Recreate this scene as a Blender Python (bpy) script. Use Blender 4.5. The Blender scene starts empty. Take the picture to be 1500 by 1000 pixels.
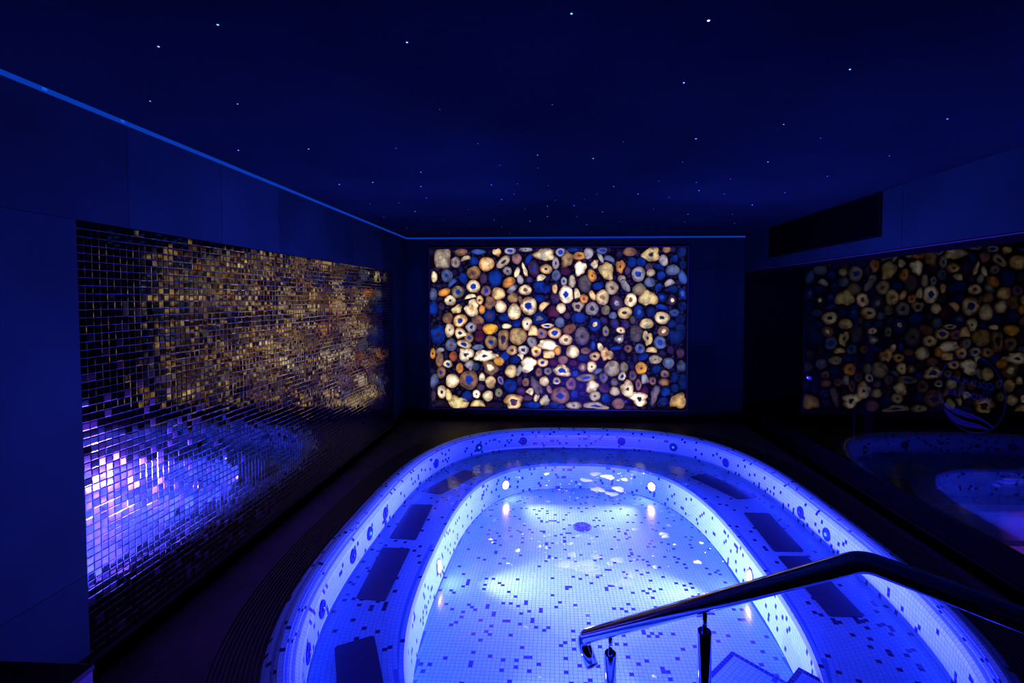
import bpy, bmesh, math, random
import numpy as np
from mathutils import Vector, Matrix
random.seed(7); rng = np.random.default_rng(11)
D = bpy.data; S = bpy.context.scene; COL = S.collection
PI = math.pi
# ------------------------------------------------------------------ camera
H = 1.54
cam = D.objects.new('camera', D.cameras.new('camera')); COL.objects.link(cam)
cam.location = (0, 0, H)
yaw = math.atan(30 / 708); pitch = math.atan(25 / math.hypot(708, 30))
fwd = Vector((-math.sin(yaw) * math.cos(pitch), math.cos(yaw) * math.cos(pitch), -math.sin(pitch)))
right = Vector((math.cos(yaw), math.sin(yaw), 0)); upv = right.cross(fwd)
cam.rotation_euler = Matrix((right, upv, -fwd)).transposed().to_euler()
cam.data.sensor_width = 36; cam.data.lens = 708 / 1500 * 36
cam.data.shift_x = -30 / 1500; cam.data.shift_y = -38 / 1500
cam.data.clip_start = .02
S.camera = cam
# ------------------------------------------------------------------ world, view, sampling
w = D.worlds.new('world'); S.world = w; w.use_nodes = True
w.node_tree.nodes['Background'].inputs[0].default_value = (0, 0, 0, 1)
w.node_tree.nodes['Background'].inputs[1].default_value = 0
S.view_settings.view_transform = 'Standard'; S.view_settings.look = 'None'
S.view_settings.exposure = 0; S.view_settings.gamma = 1; S.view_settings.use_curve_mapping = False
try:
    S.cycles.use_denoising = True; S.cycles.max_bounces = 10; S.cycles.diffuse_bounces = 5; S.cycles.glossy_bounces = 5
    S.cycles.transparent_max_bounces = 12; S.cycles.sample_clamp_indirect = 6; S.cycles.caustics_reflective = True; S.cycles.blur_glossy = 1.0
except Exception: pass
LAMP_COLOR = (0.098, 0.035, 1.0)      # underwater lamps
LAMP_POWER = 370.0; LAMP_SPREAD = 85; LAMP_TILT = .38
# room: X right, Y depth, Z up
XL, XR, YB, YF, ZC = -1.861, 2.361, 6.076, -1.4, 2.31
# ------------------------------------------------------------------ materials
def mat(name, color=(.5,.5,.5), rough=.5, metal=0, emis=None, estr=0, spec=.5):
    m = D.materials.new(name); m.use_nodes = True
    b = m.node_tree.nodes['Principled BSDF']
    b.inputs['Base Color'].default_value = (*color, 1); b.inputs['Roughness'].default_value = rough
    b.inputs['Metallic'].default_value = metal; b.inputs['Specular IOR Level'].default_value = spec
    if emis: b.inputs['Emission Color'].default_value = (*emis, 1); b.inputs['Emission Strength'].default_value = estr
    return m
def N(m, t, **kw):
    n = m.node_tree.nodes.new(t)
    for k, v in kw.items(): setattr(n, k, v)
    return n
def L(m, a, b): m.node_tree.links.new(a, b)
def noisy(m, c1, c2, scale=3, detail=6, bump=0, bscale=30, coord='Object', rough=None):
    """mottled base colour (the material's own) plus fine relief"""
    b = m.node_tree.nodes['Principled BSDF']; tc = N(m, 'ShaderNodeTexCoord')
    n = N(m, 'ShaderNodeTexNoise'); n.inputs['Scale'].default_value = scale; n.inputs['Detail'].default_value = detail
    L(m, tc.outputs[coord], n.inputs['Vector'])
    r = N(m, 'ShaderNodeValToRGB'); r.color_ramp.elements[0].position = .35; r.color_ramp.elements[1].position = .68
    r.color_ramp.elements[0].color = (*c1, 1); r.color_ramp.elements[1].color = (*c2, 1)
    L(m, n.outputs['Fac'], r.inputs['Fac']); L(m, r.outputs['Color'], b.inputs['Base Color'])
    if bump:
        n2 = N(m, 'ShaderNodeTexNoise'); n2.inputs['Scale'].default_value = bscale; n2.inputs['Detail'].default_value = 5
        L(m, tc.outputs[coord], n2.inputs['Vector'])
        bp = N(m, 'ShaderNodeBump'); bp.inputs['Strength'].default_value = bump; bp.inputs['Distance'].default_value = .01
        L(m, n2.outputs['Fac'], bp.inputs['Height']); L(m, bp.outputs['Normal'], b.inputs['Normal'])
    return m
def clear_glass(name, ior, tint, rough=0.0, ripple=0, rscale=6, boost=1.0, under=0.0, backscatter=0.0):
    """thin clear surface: what lies behind shows through, reflection by Fresnel"""
    m = D.materials.new(name); m.use_nodes = True; nt = m.node_tree; nt.nodes.clear()
    o = N(m, 'ShaderNodeOutputMaterial'); mx = N(m, 'ShaderNodeMixShader')
    fr = N(m, 'ShaderNodeFresnel'); fr.inputs['IOR'].default_value = ior
    tr = N(m, 'ShaderNodeBsdfTransparent'); tr.inputs[0].default_value = (*tint, 1)
    gl = N(m, 'ShaderNodeBsdfGlossy'); gl.inputs['Roughness'].default_value = rough
    mm = N(m, 'ShaderNodeMath', operation='MULTIPLY', use_clamp=True); mm.inputs[1].default_value = boost
    ge = N(m, 'ShaderNodeNewGeometry'); sel = N(m, 'ShaderNodeMix', data_type='FLOAT'); sel.inputs[3].default_value = under
    L(m, fr.outputs[0], mm.inputs[0]); L(m, ge.outputs['Backfacing'], sel.inputs[0]); L(m, mm.outputs[0], sel.inputs[2]); L(m, sel.outputs[0], mx.inputs[0])
    through = tr.outputs[0]
    if backscatter:       # diffuse share added to throw lamp light back down onto the bench
        df = N(m, 'ShaderNodeBsdfDiffuse'); df.inputs[0].default_value = (.9,.97,1,1); mk = N(m, 'ShaderNodeMixShader'); mk.inputs[0].default_value = backscatter
        L(m, through, mk.inputs[1]); L(m, df.outputs[0], mk.inputs[2]); through = mk.outputs[0]
    L(m, through, mx.inputs[1]); L(m, gl.outputs[0], mx.inputs[2]); L(m, mx.outputs[0], o.inputs['Surface'])
    if ripple:
        tc = N(m, 'ShaderNodeTexCoord'); bp = N(m, 'ShaderNodeBump')
        n1 = N(m, 'ShaderNodeTexNoise'); n1.inputs['Scale'].default_value = rscale; n1.inputs['Detail'].default_value = 3
        L(m, tc.outputs['Object'], n1.inputs['Vector'])
        bp.inputs['Strength'].default_value = ripple; bp.inputs['Distance'].default_value = .01
        L(m, n1.outputs['Fac'], bp.inputs['Height'])
        L(m, bp.outputs[0], gl.inputs['Normal']); L(m, bp.outputs[0], fr.inputs['Normal'])
    return m
WALL_A, WALL_B, WALL_C = [noisy(mat('stone_wall_' + k, rough=.75, spec=.02), c1, c2, 2.2, 8, .25, 14, 'Object')
    for k, c1, c2 in (('dark', (.0008,.0074,.0046), (.0013,.0112,.0070)), ('mid', (.0010,.0090,.0056), (.0016,.0138,.0086)), ('pale', (.0013,.0110,.0070), (.0020,.0164,.0102)))]
JOINT = mat('joint', (.0015,.0016,.0018), .9, spec=0)
CEIL = noisy(mat('ceiling_paint', rough=.9, spec=0), (.0014,.0062,.0050), (.0022,.0088,.0070), 1.2, 4)
FLOOR = noisy(mat('dark_floor_tile', rough=.55, spec=.12), (.036,.038,.034), (.064,.066,.060), 5, 8, .3, 60)
BLACK = mat('black_metal', (.0010,.0010,.0012), .6, spec=0)
CHROME = mat('polished_steel', (.72,.74,.78), .06, 1)
# ------------------------------------------------------------------ mesh helpers
def mesh(name, v, f, mats=None, smooth=False):
    me = D.meshes.new(name); me.from_pydata([tuple(map(float, p)) for p in v], [], f)
    for m in (mats if isinstance(mats, (list, tuple)) else [mats] if mats else []): me.materials.append(m)
    if smooth: me.polygons.foreach_set('use_smooth', [True] * len(me.polygons))
    me.update(); return me
def obj(name, me, parent=None, label=None, cat=None, group=None, kind=None):
    o = D.objects.new(name, me); COL.objects.link(o)
    if parent: o.parent = parent
    for k, x in (('label', label), ('category', cat), ('group', group), ('kind', kind)):
        if x: o[k] = x
    return o
def thing(name, label, cat, loc=(0,0,0), group=None, kind=None):
    o = obj(name, None, None, label, cat, group, kind); o.location = loc; o.empty_display_size = .1; return o
def box_data(x0, x1, y0, y1, z0, z1):
    v = [(x0,y0,z0),(x1,y0,z0),(x1,y1,z0),(x0,y1,z0),(x0,y0,z1),(x1,y0,z1),(x1,y1,z1),(x0,y1,z1)]
    f = [(0,3,2,1),(4,5,6,7),(0,1,5,4),(1,2,6,5),(2,3,7,6),(3,0,4,7)]
    return v, f
def box(name, x0, x1, y0, y1, z0, z1, m, parent=None, bevel=0, **kw):
    me = mesh(name, *box_data(x0, x1, y0, y1, z0, z1), m)
    if bevel:
        bm = bmesh.new(); bm.from_mesh(me)
        bmesh.ops.bevel(bm, geom=list(bm.edges), offset=bevel, segments=2, affect='EDGES', profile=.5)
        bm.to_mesh(me); bm.free()
    o = obj(name, me, parent, **kw)
    if parent and parent.location.length: 
        me.transform(Matrix.Translation(-Vector(parent.location)))
    return o
def tube_data(pts, r, n=16, cap=True):
    pts = [Vector(p) for p in pts]; V = []; F = []
    t0 = (pts[1] - pts[0]).normalized(); a = Vector((0,0,1)) if abs(t0.z) < .9 else Vector((1,0,0))
    u = t0.cross(a).normalized()
    for i, p in enumerate(pts):
        t = (pts[min(i+1, len(pts)-1)] - pts[max(i-1, 0)]).normalized()
        u = (u - t * u.dot(t)).normalized(); w_ = t.cross(u)
        rr = r[i] if isinstance(r, (list, tuple)) else r
        for k in range(n):
            q = 2 * PI * k / n; V.append(p + (u * math.cos(q) + w_ * math.sin(q)) * rr)
    for i in range(len(pts) - 1):
        for k in range(n):
            F.append((i*n+k, i*n+(k+1)%n, (i+1)*n+(k+1)%n, (i+1)*n+k))
    if cap: F.append(tuple(range(n))[::-1]); F.append(tuple((len(pts)-1)*n+k for k in range(n)))
    return V, F
def lathe_data(prof, n=28):
    """profile [(r, h)] about +Z"""
    V = []; F = []
    for r, h in prof:
        for k in range(n): V.append((r*math.cos(2*PI*k/n), r*math.sin(2*PI*k/n), h))
    for i in range(len(prof)-1):
        for k in range(n): F.append((i*n+k, i*n+(k+1)%n, (i+1)*n+(k+1)%n, (i+1)*n+k))
    F.append(tuple(range(n))[::-1]); F.append(tuple((len(prof)-1)*n+k for k in range(n)))
    return V, F
def aim(normal, p):
    """matrix that takes +Z to the normal at p"""
    return Matrix.Translation(Vector(p)) @ Vector(normal).to_track_quat('Z', 'Y').to_matrix().to_4x4()
def round_path(pts, rad, seg=8):
    pts = [Vector(p) for p in pts]; out = [pts[0]]
    for i in range(1, len(pts)-1):
        a, b, c = pts[i-1], pts[i], pts[i+1]; r = rad[i-1] if isinstance(rad, (list, tuple)) else rad
        p = b + (a-b).normalized()*r; q = b + (c-b).normalized()*r
        for k in range(seg+1):
            t = k/seg; out.append(p*(1-t)**2 + b*2*t*(1-t) + q*t*t)
    out.append(pts[-1]); return out
# ------------------------------------------------------------------ pool outline
def superellipse(cx, cy, a, b, n, K=4000):
    t = np.linspace(0, 2*np.pi, 20000, endpoint=False); c, s = np.cos(t), np.sin(t)
    p = np.stack([cx + a*np.sign(c)*np.abs(c)**(2/n), cy + b*np.sign(s)*np.abs(s)**(2/n)], 1)
    pc = np.vstack([p, p[:1]]); l = np.concatenate([[0], np.cumsum(np.linalg.norm(np.diff(pc, axis=0), axis=1))])
    u = np.arange(K)/K*l[-1]
    return np.stack([np.interp(u, l, pc[:, i]) for i in (0, 1)], 1), l[-1]
class Outline:
    def __init__(s, cx, cy, a, b, n):
        s.par = (cx, cy, a, b, n); s.P, s.len = superellipse(cx, cy, a, b, n); s.K = len(s.P)
        T = np.roll(s.P, -6, 0) - np.roll(s.P, 6, 0); T /= np.linalg.norm(T, axis=1)[:, None]
        s.Nn = np.stack([-T[:, 1], T[:, 0]], 1)
    def at(s, u, d):
        u = (np.asarray(u) % 1.0) * s.K; i = np.floor(u).astype(int) % s.K; f = (u - np.floor(u))[..., None]; j = (i+1) % s.K
        return s.P[i]*(1-f) + s.P[j]*f + (s.Nn[i]*(1-f) + s.Nn[j]*f) * d
    def perim(s, d): 
        q = s.at(np.linspace(0, 1, 600, endpoint=False), d); return np.linalg.norm(np.roll(q, -1, 0) - q, axis=1).sum()
    def f(s, xy, grow=0):
        cx, cy, a, b, n = s.par; a += grow; b += grow
        return (np.abs((xy[..., 0]-cx)/a))**n + (np.abs((xy[..., 1]-cy)/b))**n
OUT = Outline(.325, 3.44, 1.70, 2.22, 2.95)     # crest of the rim
INN = Outline(.265, 3.30, 1.085, 1.75, 2.8)      # inner edge of the bench
Z_SEAT, Z_FLOOR, Z_WATER = -.20, -.45, -.165
def sweep(outline, prof, n=300):
    """closed loops of the outline at (offset, height) joined into a skin"""
    u = np.arange(n)/n; V = []; F = []
    for d, z in prof:
        q = outline.at(u, d); V += [(x, y, z) for x, y in q]
    for i in range(len(prof)-1):
        for k in range(n): F.append((i*n+k, (i+1)*n+k, (i+1)*n+(k+1)%n, i*n+(k+1)%n))
    return V, F
# ================================================================== STRUCTURE
# floor: a ring of flooring around the pool opening
def floor_ring():
    u = np.arange(360)/360; q = OUT.at(u, -.04); c = np.array([.325, 3.45]); V = []; F = []
    for p in q: V.append((p[0], p[1], -.006))
    ex = []
    for p in q:
        d = (p - c)/np.linalg.norm(p - c); t = 1e9
        for ax, lo, hi in ((0, XL, XR), (1, YF, YB)):
            if d[ax] > 1e-9: t = min(t, (hi - c[ax])/d[ax])
            if d[ax] < -1e-9: t = min(t, (lo - c[ax])/d[ax])
        ex.append(c + d*t)
    cor = [np.array(k) for k in ((XL,YF),(XR,YF),(XR,YB),(XL,YB))]
    for k in cor: ex[int(np.argmin([np.linalg.norm(e - k) for e in ex]))] = k
    for p in ex: V.append((p[0], p[1], -.006))
    for k in range(360): F.append((k, 360+k, 360+(k+1)%360, (k+1)%360))
    return V, [f[::-1] for f in F]
v, f = floor_ring(); floor = obj('floor', mesh('floor', v, f, FLOOR), kind='structure')
# faint large-format joints on the dry floor along the left and back walls
ceiling = box('ceiling', XL-.1, XR+.1, YF-.1, YB+.1, ZC, ZC+.1, CEIL, kind='structure')

def panels(wall, axis, pos, cols, rows, skip=None, th=.010):
    """stone slabs on a wall: each slab a part with open joints; axis 'x' = wall of constant x"""
    g = .0015
    for i in range(len(cols)-1):
        for j in range(len(rows)-1):
            a0, a1, z0, z1 = cols[i]+g, cols[i+1]-g, rows[j]+g, rows[j+1]-g
            if skip and skip(cols[i], cols[i+1], rows[j], rows[j+1]): continue
            m = WALL_A if wall.name == 'wall_right' else (WALL_A, WALL_B, WALL_C)[(i*7 + j*5 + (i*j) % 3) % 3]
            if axis == 'x': box('stone_slab', min(pos, pos+th), max(pos, pos+th), a0, a1, z0, z1, m, wall)
            else: box('stone_slab', a0, a1, min(pos, pos+th), max(pos, pos+th), z0, z1, m, wall)
# left wall (slab face at XL), mosaic field stays open
MY0, MY1, MZ0, MZ1 = 1.822, 5.552, .02, 1.848
wl = box('wall_left', XL-.15, XL-.010, YF, YB+.1, -.02, ZC, JOINT, kind='structure')
for a0, a1, z0, z1, m in ((YF,.602,0,.436,WALL_B),(YF,.602,.436,1.848,WALL_A),(.602,MY0,0,.436,WALL_A),(.602,MY0,.436,1.848,WALL_B),(MY1,YB,0,.947,WALL_A),(MY1,YB,.947,1.848,WALL_B),
    (YF,.9,1.848,ZC,WALL_B),(.9,2.06,1.848,ZC,WALL_A),(2.06,2.66,1.848,ZC,WALL_B),(2.66,3.232,1.848,ZC,WALL_C),(3.232,4.44,1.848,ZC,WALL_A),(4.44,5.2,1.848,ZC,WALL_B),(5.2,YB,1.848,ZC,WALL_A)):
    box('stone_slab', XL-.010, XL, a0+.001, a1-.001, z0+.001, z1-.001, m, wl)
# back wall
wb = box('wall_back', XL-.15, XR+2.6, YB+.010, YB+.15, -.02, ZC, JOINT, kind='structure')
panels(wb, 'y', YB, [XL, -1.648, -.46, .74, 2.01, XR], [0, .947, 1.893, ZC])
# wall behind the camera
wf = box('wall_front', XL-.15, XR+2.6, YF-.15, YF, -.02, ZC, WALL_B, kind='structure')
# right wall: dark kerb, glass, slabs above
GZ0, GZ1 = .23, 1.868
wr = box('wall_right', XR+.012, XR+.15, YF, YB+.1, GZ1, ZC, JOINT, kind='structure')
panels(wr, 'x', XR+.002, [YF, -.2, 1.0, 2.2, 3.40, 4.62, 5.84, YB], [GZ1, ZC])
box('lip_lit_edge', XR-.006, XR+.01, YF, YB-.012, GZ1-.001, GZ1+.006, mat('lip_lit', (.010,.014,.016), .6, spec=.05), wr)  # light caught along this edge is put into its paler colour
kerb = box('wall_kerb', XR, XR+.022, YF, YB+.1, -.02, GZ0, mat('dark_kerb', (.0006,.0006,.0007), .7, spec=0), kind='structure')
box('skirting', XR-.012, XR, YF, YB-.002, -.006, .085, BLACK, kerb)
# neighbouring room behind the glass
nx = XR + 2.4; NB = mat('neighbour_dark', (.002,.002,.002), .8, spec=0)
box('floor_neighbour', XR+.022, nx, YF, YB, -.02, .0, mat('neighbour_floor', (.10,.08,.09), .7), kind='structure')
box('wall_neighbour_side', nx, nx+.1, YF, YB, 0, ZC, NB, kind='structure')
box('wall_neighbour_end', XR+.035, nx, 3.70, 3.80, 0, ZC, mat('neighbour_black', (.0008,.0008,.0009), .9, spec=0), kind='structure')
box('ceiling_neighbour', XR+.15, nx, YF, YB, ZC, ZC+.1, NB, kind='structure')
st = box('floor_step', XR+.024, nx, 3.08, 3.46, 0, .035, mat('step_dark', (.02,.02,.022), .8), kind='structure')
# ================================================================== LIGHT STRIPS UNDER THE CEILING
LEDM = mat('led_diffuser', (.002,.002,.003), .5, spec=0, emis=(.002,.07,.75), estr=.5)
LEDH = mat('led_hot', (.002,.002,.003), .5, spec=0, emis=(.01,.13,1.0), estr=.7)
def led(name, label, a, b, horiz):
    t = thing(name, label, 'light strip', (a[0], a[1], ZC))
    if horiz == 'y':
        box('diffuser', XL+.0005, XL+.012, a[1], b[1], ZC-.017, ZC-.002, LEDM, t)
        for y in (1.70, 2.02): box('bright_spot', XL+.012, XL+.013, y, y+.018, ZC-.014, ZC-.004, LEDH, t)
    else: box('diffuser', a[0], b[0], YB-.012, YB-.0005, ZC-.020, ZC-.002, LEDM, t)
    return t
led('led_strip', 'thin blue light line where the left wall meets the ceiling', (XL, YF, 0), (XL, YB, 0), 'y')
led('led_strip', 'thin blue light line above the glowing stone panel on the back wall', (XL+.013, YB, 0), (XR-.002, YB, 0), 'x')
# ================================================================== STAR CEILING
STARS = [(-0.944,1.35,3),(-1.207,1.457,3),(-1.573,1.851,2),(-1.249,1.891,2),(-1.636,2.475,2),(-0.44,1.465,3),(0.049,1.339,3),(0.43,1.388,4),(-0.462,1.98,1),(-0.004,1.951,1),(-1.259,2.468,2),(-0.806,2.476,1),(-1.444,3.237,2),(-1.197,3.19,2),(-0.806,2.946,2),(-0.909,3.319,2),(-0.972,3.702,1),(-1.244,3.876,1),(-1.485,3.894,1),(-1.222,4.263,2),(-1.605,4.549,1),(-1.6,5.262,1),(-1.081,4.773,1),(-1.22,5.665,1),(-0.735,4.198,1),(-0.874,5.048,1),(-0.418,3.294,2),(-0.309,2.815,1),(-0.399,3.777,2),(-0.577,4.753,2),(-0.551,5.206,1),(-0.509,5.725,1),(-0.29,3.585,1),(-0.239,3.269,1),(-0.242,4.187,1),(-0.233,4.851,2),(-0.084,2.625,2),(-0.09,2.883,1),(-0.032,3.33,1),(-0.047,4.071,2),(-0.053,4.577,2),(0.018,3.821,1),(0.174,4.051,2),(0.223,4.589,1),(0.242,3.794,1),(0.351,5.1,2),(0.22,2.701,3),(0.321,3.611,1),(0.438,4.347,2),(0.416,3.376,2),(0.662,4.911,1),(0.626,3.624,2),(0.866,4.234,1),(0.344,2.423,1),(-0.374,2.418,1),(0.466,1.776,3),(0.688,2.391,3),(0.997,1.698,3),(1.69,2.176,2),(1.019,2.213,2),(1.283,2.406,1),(1.211,2.81,2),(1.814,2.718,1),(0.692,3.232,1),(0.95,3.281,1),(1.142,3.197,1),(1.041,3.529,2),(1.261,3.651,1),(0.883,3.755,1),(1.639,4.084,2),(1.687,3.623,1),(1.234,4.506,2),(1.639,4.523,1),(1.86,5.072,1),(1.727,3.152,1),(1.325,4.96,1),(0.73,2.789,1)]
sm = [mat('star_%d' % k, (.2,.3,.4), .4, emis=c, estr=s) for k, (c, s) in enumerate((((.10,.30,.75), .7), ((.15,.42,.95), 1.6), ((.10,.50,1.0), 2.2), ((.5,.75,1.0), 3.0)))]
v, f = lathe_data([(1, .2), (1, 0), (.75, -.6), (.3, -.9)], 10)
star_me = [mesh('star_light', v, f, m) for m in sm]
for x, y, b in STARS:
    o = obj('star_light', star_me[b-1], ceiling); o.location = (x, y, ZC)
    far = math.hypot(x, y - 0)
    r = (.0024, .0030, .0036, .0045)[b-1] * max(.9, far/2.4); o.scale = (r, r, .002)
# ================================================================== MIRROR MOSAIC
TP = (MY1 - MY0)/116
mos = thing('mirror_mosaic', 'wall field of small dark mirror mosaic tiles reflecting the pool and gold stones', 'mosaic', (XL, (MY0+MY1)/2, 0))
GROUT = noisy(mat('mosaic_grout', rough=.7, spec=.1), (.05,.05,.052), (.08,.08,.084), 20, 3)
box('grout_bed', XL-.0095, XL-.004, MY0+.001, MY1-.001, 0, MZ1-.001, GROUT, mos)
MIR = mat('smoked_mirror', (.29,.25,.14), .04, 1)
MIR2 = mat('smoked_mirror_grey', (.25,.21,.16), .10, 1)
TSIDE = mat('tile_side', (.02,.02,.022), .6, spec=.1)
h = TP/2 - .0010
def tile_verts(w_, rim=.0032, t=.0022, lip=.00018):
    i = w_ - rim
    v = [(0,-w_,-w_),(0,w_,-w_),(0,w_,w_),(0,-w_,w_)]
    v += [(t-lip,-w_,-w_),(t-lip,w_,-w_),(t-lip,w_,w_),(t-lip,-w_,w_)]
    v += [(t,-i,-i),(t,i,-i),(t,i,i),(t,-i,i)]
    f = [(8,9,10,11)]
    for a, b in ((0,4),(4,8)):
        for k in range(4): f.append((a+k, a+(k+1)%4, b+(k+1)%4, b+k))
    return v, f
tv, tf = tile_verts(h); tile_me = [mesh('tile', tv, tf, [m, TSIDE]) for m in (MIR, MIR2)]; tva = np.array(tv)
for m in tile_me: m.polygons.foreach_set('material_index', [0] + [1]*4 + [0]*4)
rows = int((MZ1 - .06)/TP); cells = []
for i in range(116):
    for j in range(rows):
        y = MY0 + (i+.5)*TP; z = MZ1 - (j+.5)*TP; cells.append((math.hypot(y, XL)**2 + (z-H)**2, y, z))
cells.sort(); R = np.array([])
V = []; F = []; MI = []; ml = Vector(mos.location)
for k, (dd, y, z) in enumerate(cells):
    ay, az = random.gauss(0, .008), random.gauss(0, .008)
    if random.random() < .03: ay += random.gauss(0, .04); az += random.gauss(0, .04)
    mi = 1 if random.random() < .12 else 0
    if k < 300:
        o = obj('tile', tile_me[mi], mos); o.location = Vector((XL-.004, y, z)) - ml; o.rotation_euler = (0, ay, az)
    else:
        M = Matrix.Rotation(az, 3, 'Z') @ Matrix.Rotation(ay, 3, 'Y')
        q = tva @ np.array(M).T + np.array([XL-.004, y, z]) - np.array(ml)
        b = len(V); V += q.tolist(); F += [tuple(b+n for n in ff) for ff in tf]; MI += [mi] + [2]*4 + [mi]*4
me = mesh('tile_field', V, F, [MIR, MIR2, TSIDE]); me.polygons.foreach_set('material_index', MI)
obj('tile_field', me, mos, kind='stuff')
box('skirting', XL-.0005, XL+.006, MY0, MY1, -.006, .060, BLACK, wl)
# ================================================================== BACKLIT AGATE PANEL
AX0, AX1, AZ0, AZ1 = -1.553, 1.656, .15, 2.172
ag = thing('agate_panel', 'backlit wall panel of sliced agate stones glowing white and amber', 'stone panel', ((AX0+AX1)/2, YB, AZ0))
RESIN = mat('dark_resin', (.003,.003,.003), .3, spec=.03, emis=(.004,.003,.004), estr=.4)
box('resin_slab', AX0, AX1, YB-.022, YB-.001, AZ0, AZ1, RESIN, ag)
EDGE = mat('panel_edge', (.01,.01,.012), .5)
for a in ((AX0-.012, AX0, AZ0-.012, AZ1+.012), (AX1, AX1+.012, AZ0-.012, AZ1+.012), (AX0, AX1, AZ0-.012, AZ0), (AX0, AX1, AZ1, AZ1+.012)):
    box('edge_profile', a[0], a[1], YB-.042, YB-.001, a[2], a[3], EDGE, ag)
box('cover_glass', AX0, AX1, YB-.040, YB-.037, AZ0, AZ1, clear_glass('panel_glass', 1.13, (1,1,1)), ag)
COLS = dict(W=(1.12,.95,.64), Wb=(1.55,1.40,1.10), Wg=(.56,.47,.34), Wy=(.95,.72,.34), Wt=(.66,.42,.15), Wl=(.8,.74,.72), WO=(1.2,.80,.36),  # glow of each stone type; uneven backlight is put into these colours
    G=(.40,.37,.42), G2=(.12,.155,.33), G2d=(.05,.075,.17), Gd=(.10,.08,.075), Gp=(.16,.115,.16), B=(.003,.028,.27), B2=(.04,.095,.38), Bd=(.002,.016,.10),
    O=(.85,.33,.035), Oa=(1.1,.48,.03), Od=(.25,.10,.012), Br=(.30,.145,.06), Tn=(.42,.25,.085), Tg=(.27,.22,.115), Rr=(.085,.014,.016), Rd=(.45,.11,.012),
    P=(.055,.028,.055), Pk=(.34,.155,.15), Pd=(.016,.009,.012), b=(.008,.045,.46), d=(.035,.016,.022), r=(.26,.075,.022))
AGATE = D.materials.new('agate'); AGATE.use_nodes = True
def agate_nodes(m):
    """polished agate: radial bands between core, body and rim colours kept on each stone"""
    b = m.node_tree.nodes['Principled BSDF']; b.inputs['Roughness'].default_value = .25
    def attr(n): a = N(m, 'ShaderNodeAttribute', attribute_type='OBJECT'); a.attribute_name = n; return a
    ra = N(m, 'ShaderNodeAttribute', attribute_type='GEOMETRY'); ra.attribute_name = 'radius'
    tc = N(m, 'ShaderNodeTexCoord'); oi = N(m, 'ShaderNodeObjectInfo')
    ad = N(m, 'ShaderNodeVectorMath', operation='ADD'); sc = N(m, 'ShaderNodeVectorMath', operation='SCALE')
    sc.inputs[0].default_value = (17, 31, 23); L(m, oi.outputs['Random'], sc.inputs['Scale'])
    L(m, tc.outputs['Object'], ad.inputs[0]); L(m, sc.outputs[0], ad.inputs[1])
    def noise(s, d): 
        n = N(m, 'ShaderNodeTexNoise'); n.inputs['Scale'].default_value = s; n.inputs['Detail'].default_value = d; L(m, ad.outputs[0], n.inputs['Vector']); return n.outputs['Fac']
    def math_(op, a, c, clamp=False):
        n = N(m, 'ShaderNodeMath', operation=op, use_clamp=clamp)
        for i, x in enumerate((a, c)):
            if isinstance(x, (int, float)): n.inputs[i].default_value = x
            else: L(m, x, n.inputs[i])
        return n.outputs[0]
    n1 = noise(16, 5); n2 = noise(75, 6); n3 = noise(11, 3)
    r = math_('ADD', ra.outputs['Fac'], math_('MULTIPLY', math_('SUBTRACT', n1, .5), .75))
    def step(x, lo, hi):
        n = N(m, 'ShaderNodeMapRange', interpolation_type='SMOOTHSTEP'); L(m, x, n.inputs['Value'])
        for k, q in (('From Min', lo), ('From Max', hi)):
            if isinstance(q, float): n.inputs[k].default_value = q
            else: L(m, q, n.inputs[k])
        return n.outputs['Result']
    cs = attr('core_size').outputs['Fac']
    kcore = step(r, math_('SUBTRACT', cs, .09), math_('ADD', cs, .08))
    krim = step(r, .56, 1.02)
    def mixc(f, a, c):
        n = N(m, 'ShaderNodeMix', data_type='RGBA'); L(m, f, n.inputs['Factor']); L(m, a, n.inputs[6]); L(m, c, n.inputs[7]); return n.outputs[2]
    col = mixc(kcore, attr('core_color').outputs['Color'], attr('body_color').outputs['Color'])
    col = mixc(krim, col, attr('rim_color').outputs['Color'])
    wv = N(m, 'ShaderNodeMath', operation='SINE'); L(m, math_('MULTIPLY', r, 42.0), wv.inputs[0])
    cloud = step(n3, .30, .62)
    g = math_('MULTIPLY', math_('ADD', math_('ADD', .62, math_('MULTIPLY', n2, .70)), math_('MULTIPLY', wv.outputs[0], .10)), math_('ADD', .36, math_('MULTIPLY', cloud, .74)))
    vm = N(m, 'ShaderNodeVectorMath', operation='SCALE'); L(m, col, vm.inputs[0]); L(m, g, vm.inputs['Scale'])
    L(m, vm.outputs[0], b.inputs['Emission Color']); b.inputs['Emission Strength'].default_value = 1.0
    b.inputs['Base Color'].default_value = (.012,.012,.014,1); b.inputs['Specular IOR Level'].default_value = .03
agate_nodes(AGATE)
def stone_shape(rx, ry, ang, sh, seed):
    rr = random.Random(seed); n = 22; a = math.radians(ang); out = []
    ph = [rr.uniform(0, 2*PI) for _ in range(5)]; am = {'e': .035, 'h': .03, 's': .12, 'q': .03}[sh]
    for k in range(n):
        t = 2*PI*k/n; c, s = math.cos(t), math.sin(t)
        q = 1 + am*(math.sin(2*t+ph[0])*.8 + math.sin(3*t+ph[1]) + .7*math.sin(5*t+ph[2])) + (.05*math.sin(7*t+ph[3]) if sh == 's' else 0)
        if sh == 'q': e = (abs(c)**5 + abs(s)**5)**(-1/5); x, z = rx*c*e*q*.95, ry*s*e*q*.95
        else: x, z = rx*c*q, ry*s*q
        if sh == 'h': z = max(z, -ry*.25); z = z - ry*.3; z *= 1.25
        out.append((x*math.cos(a) - z*math.sin(a), x*math.sin(a) + z*math.cos(a)))
    return out
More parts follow.
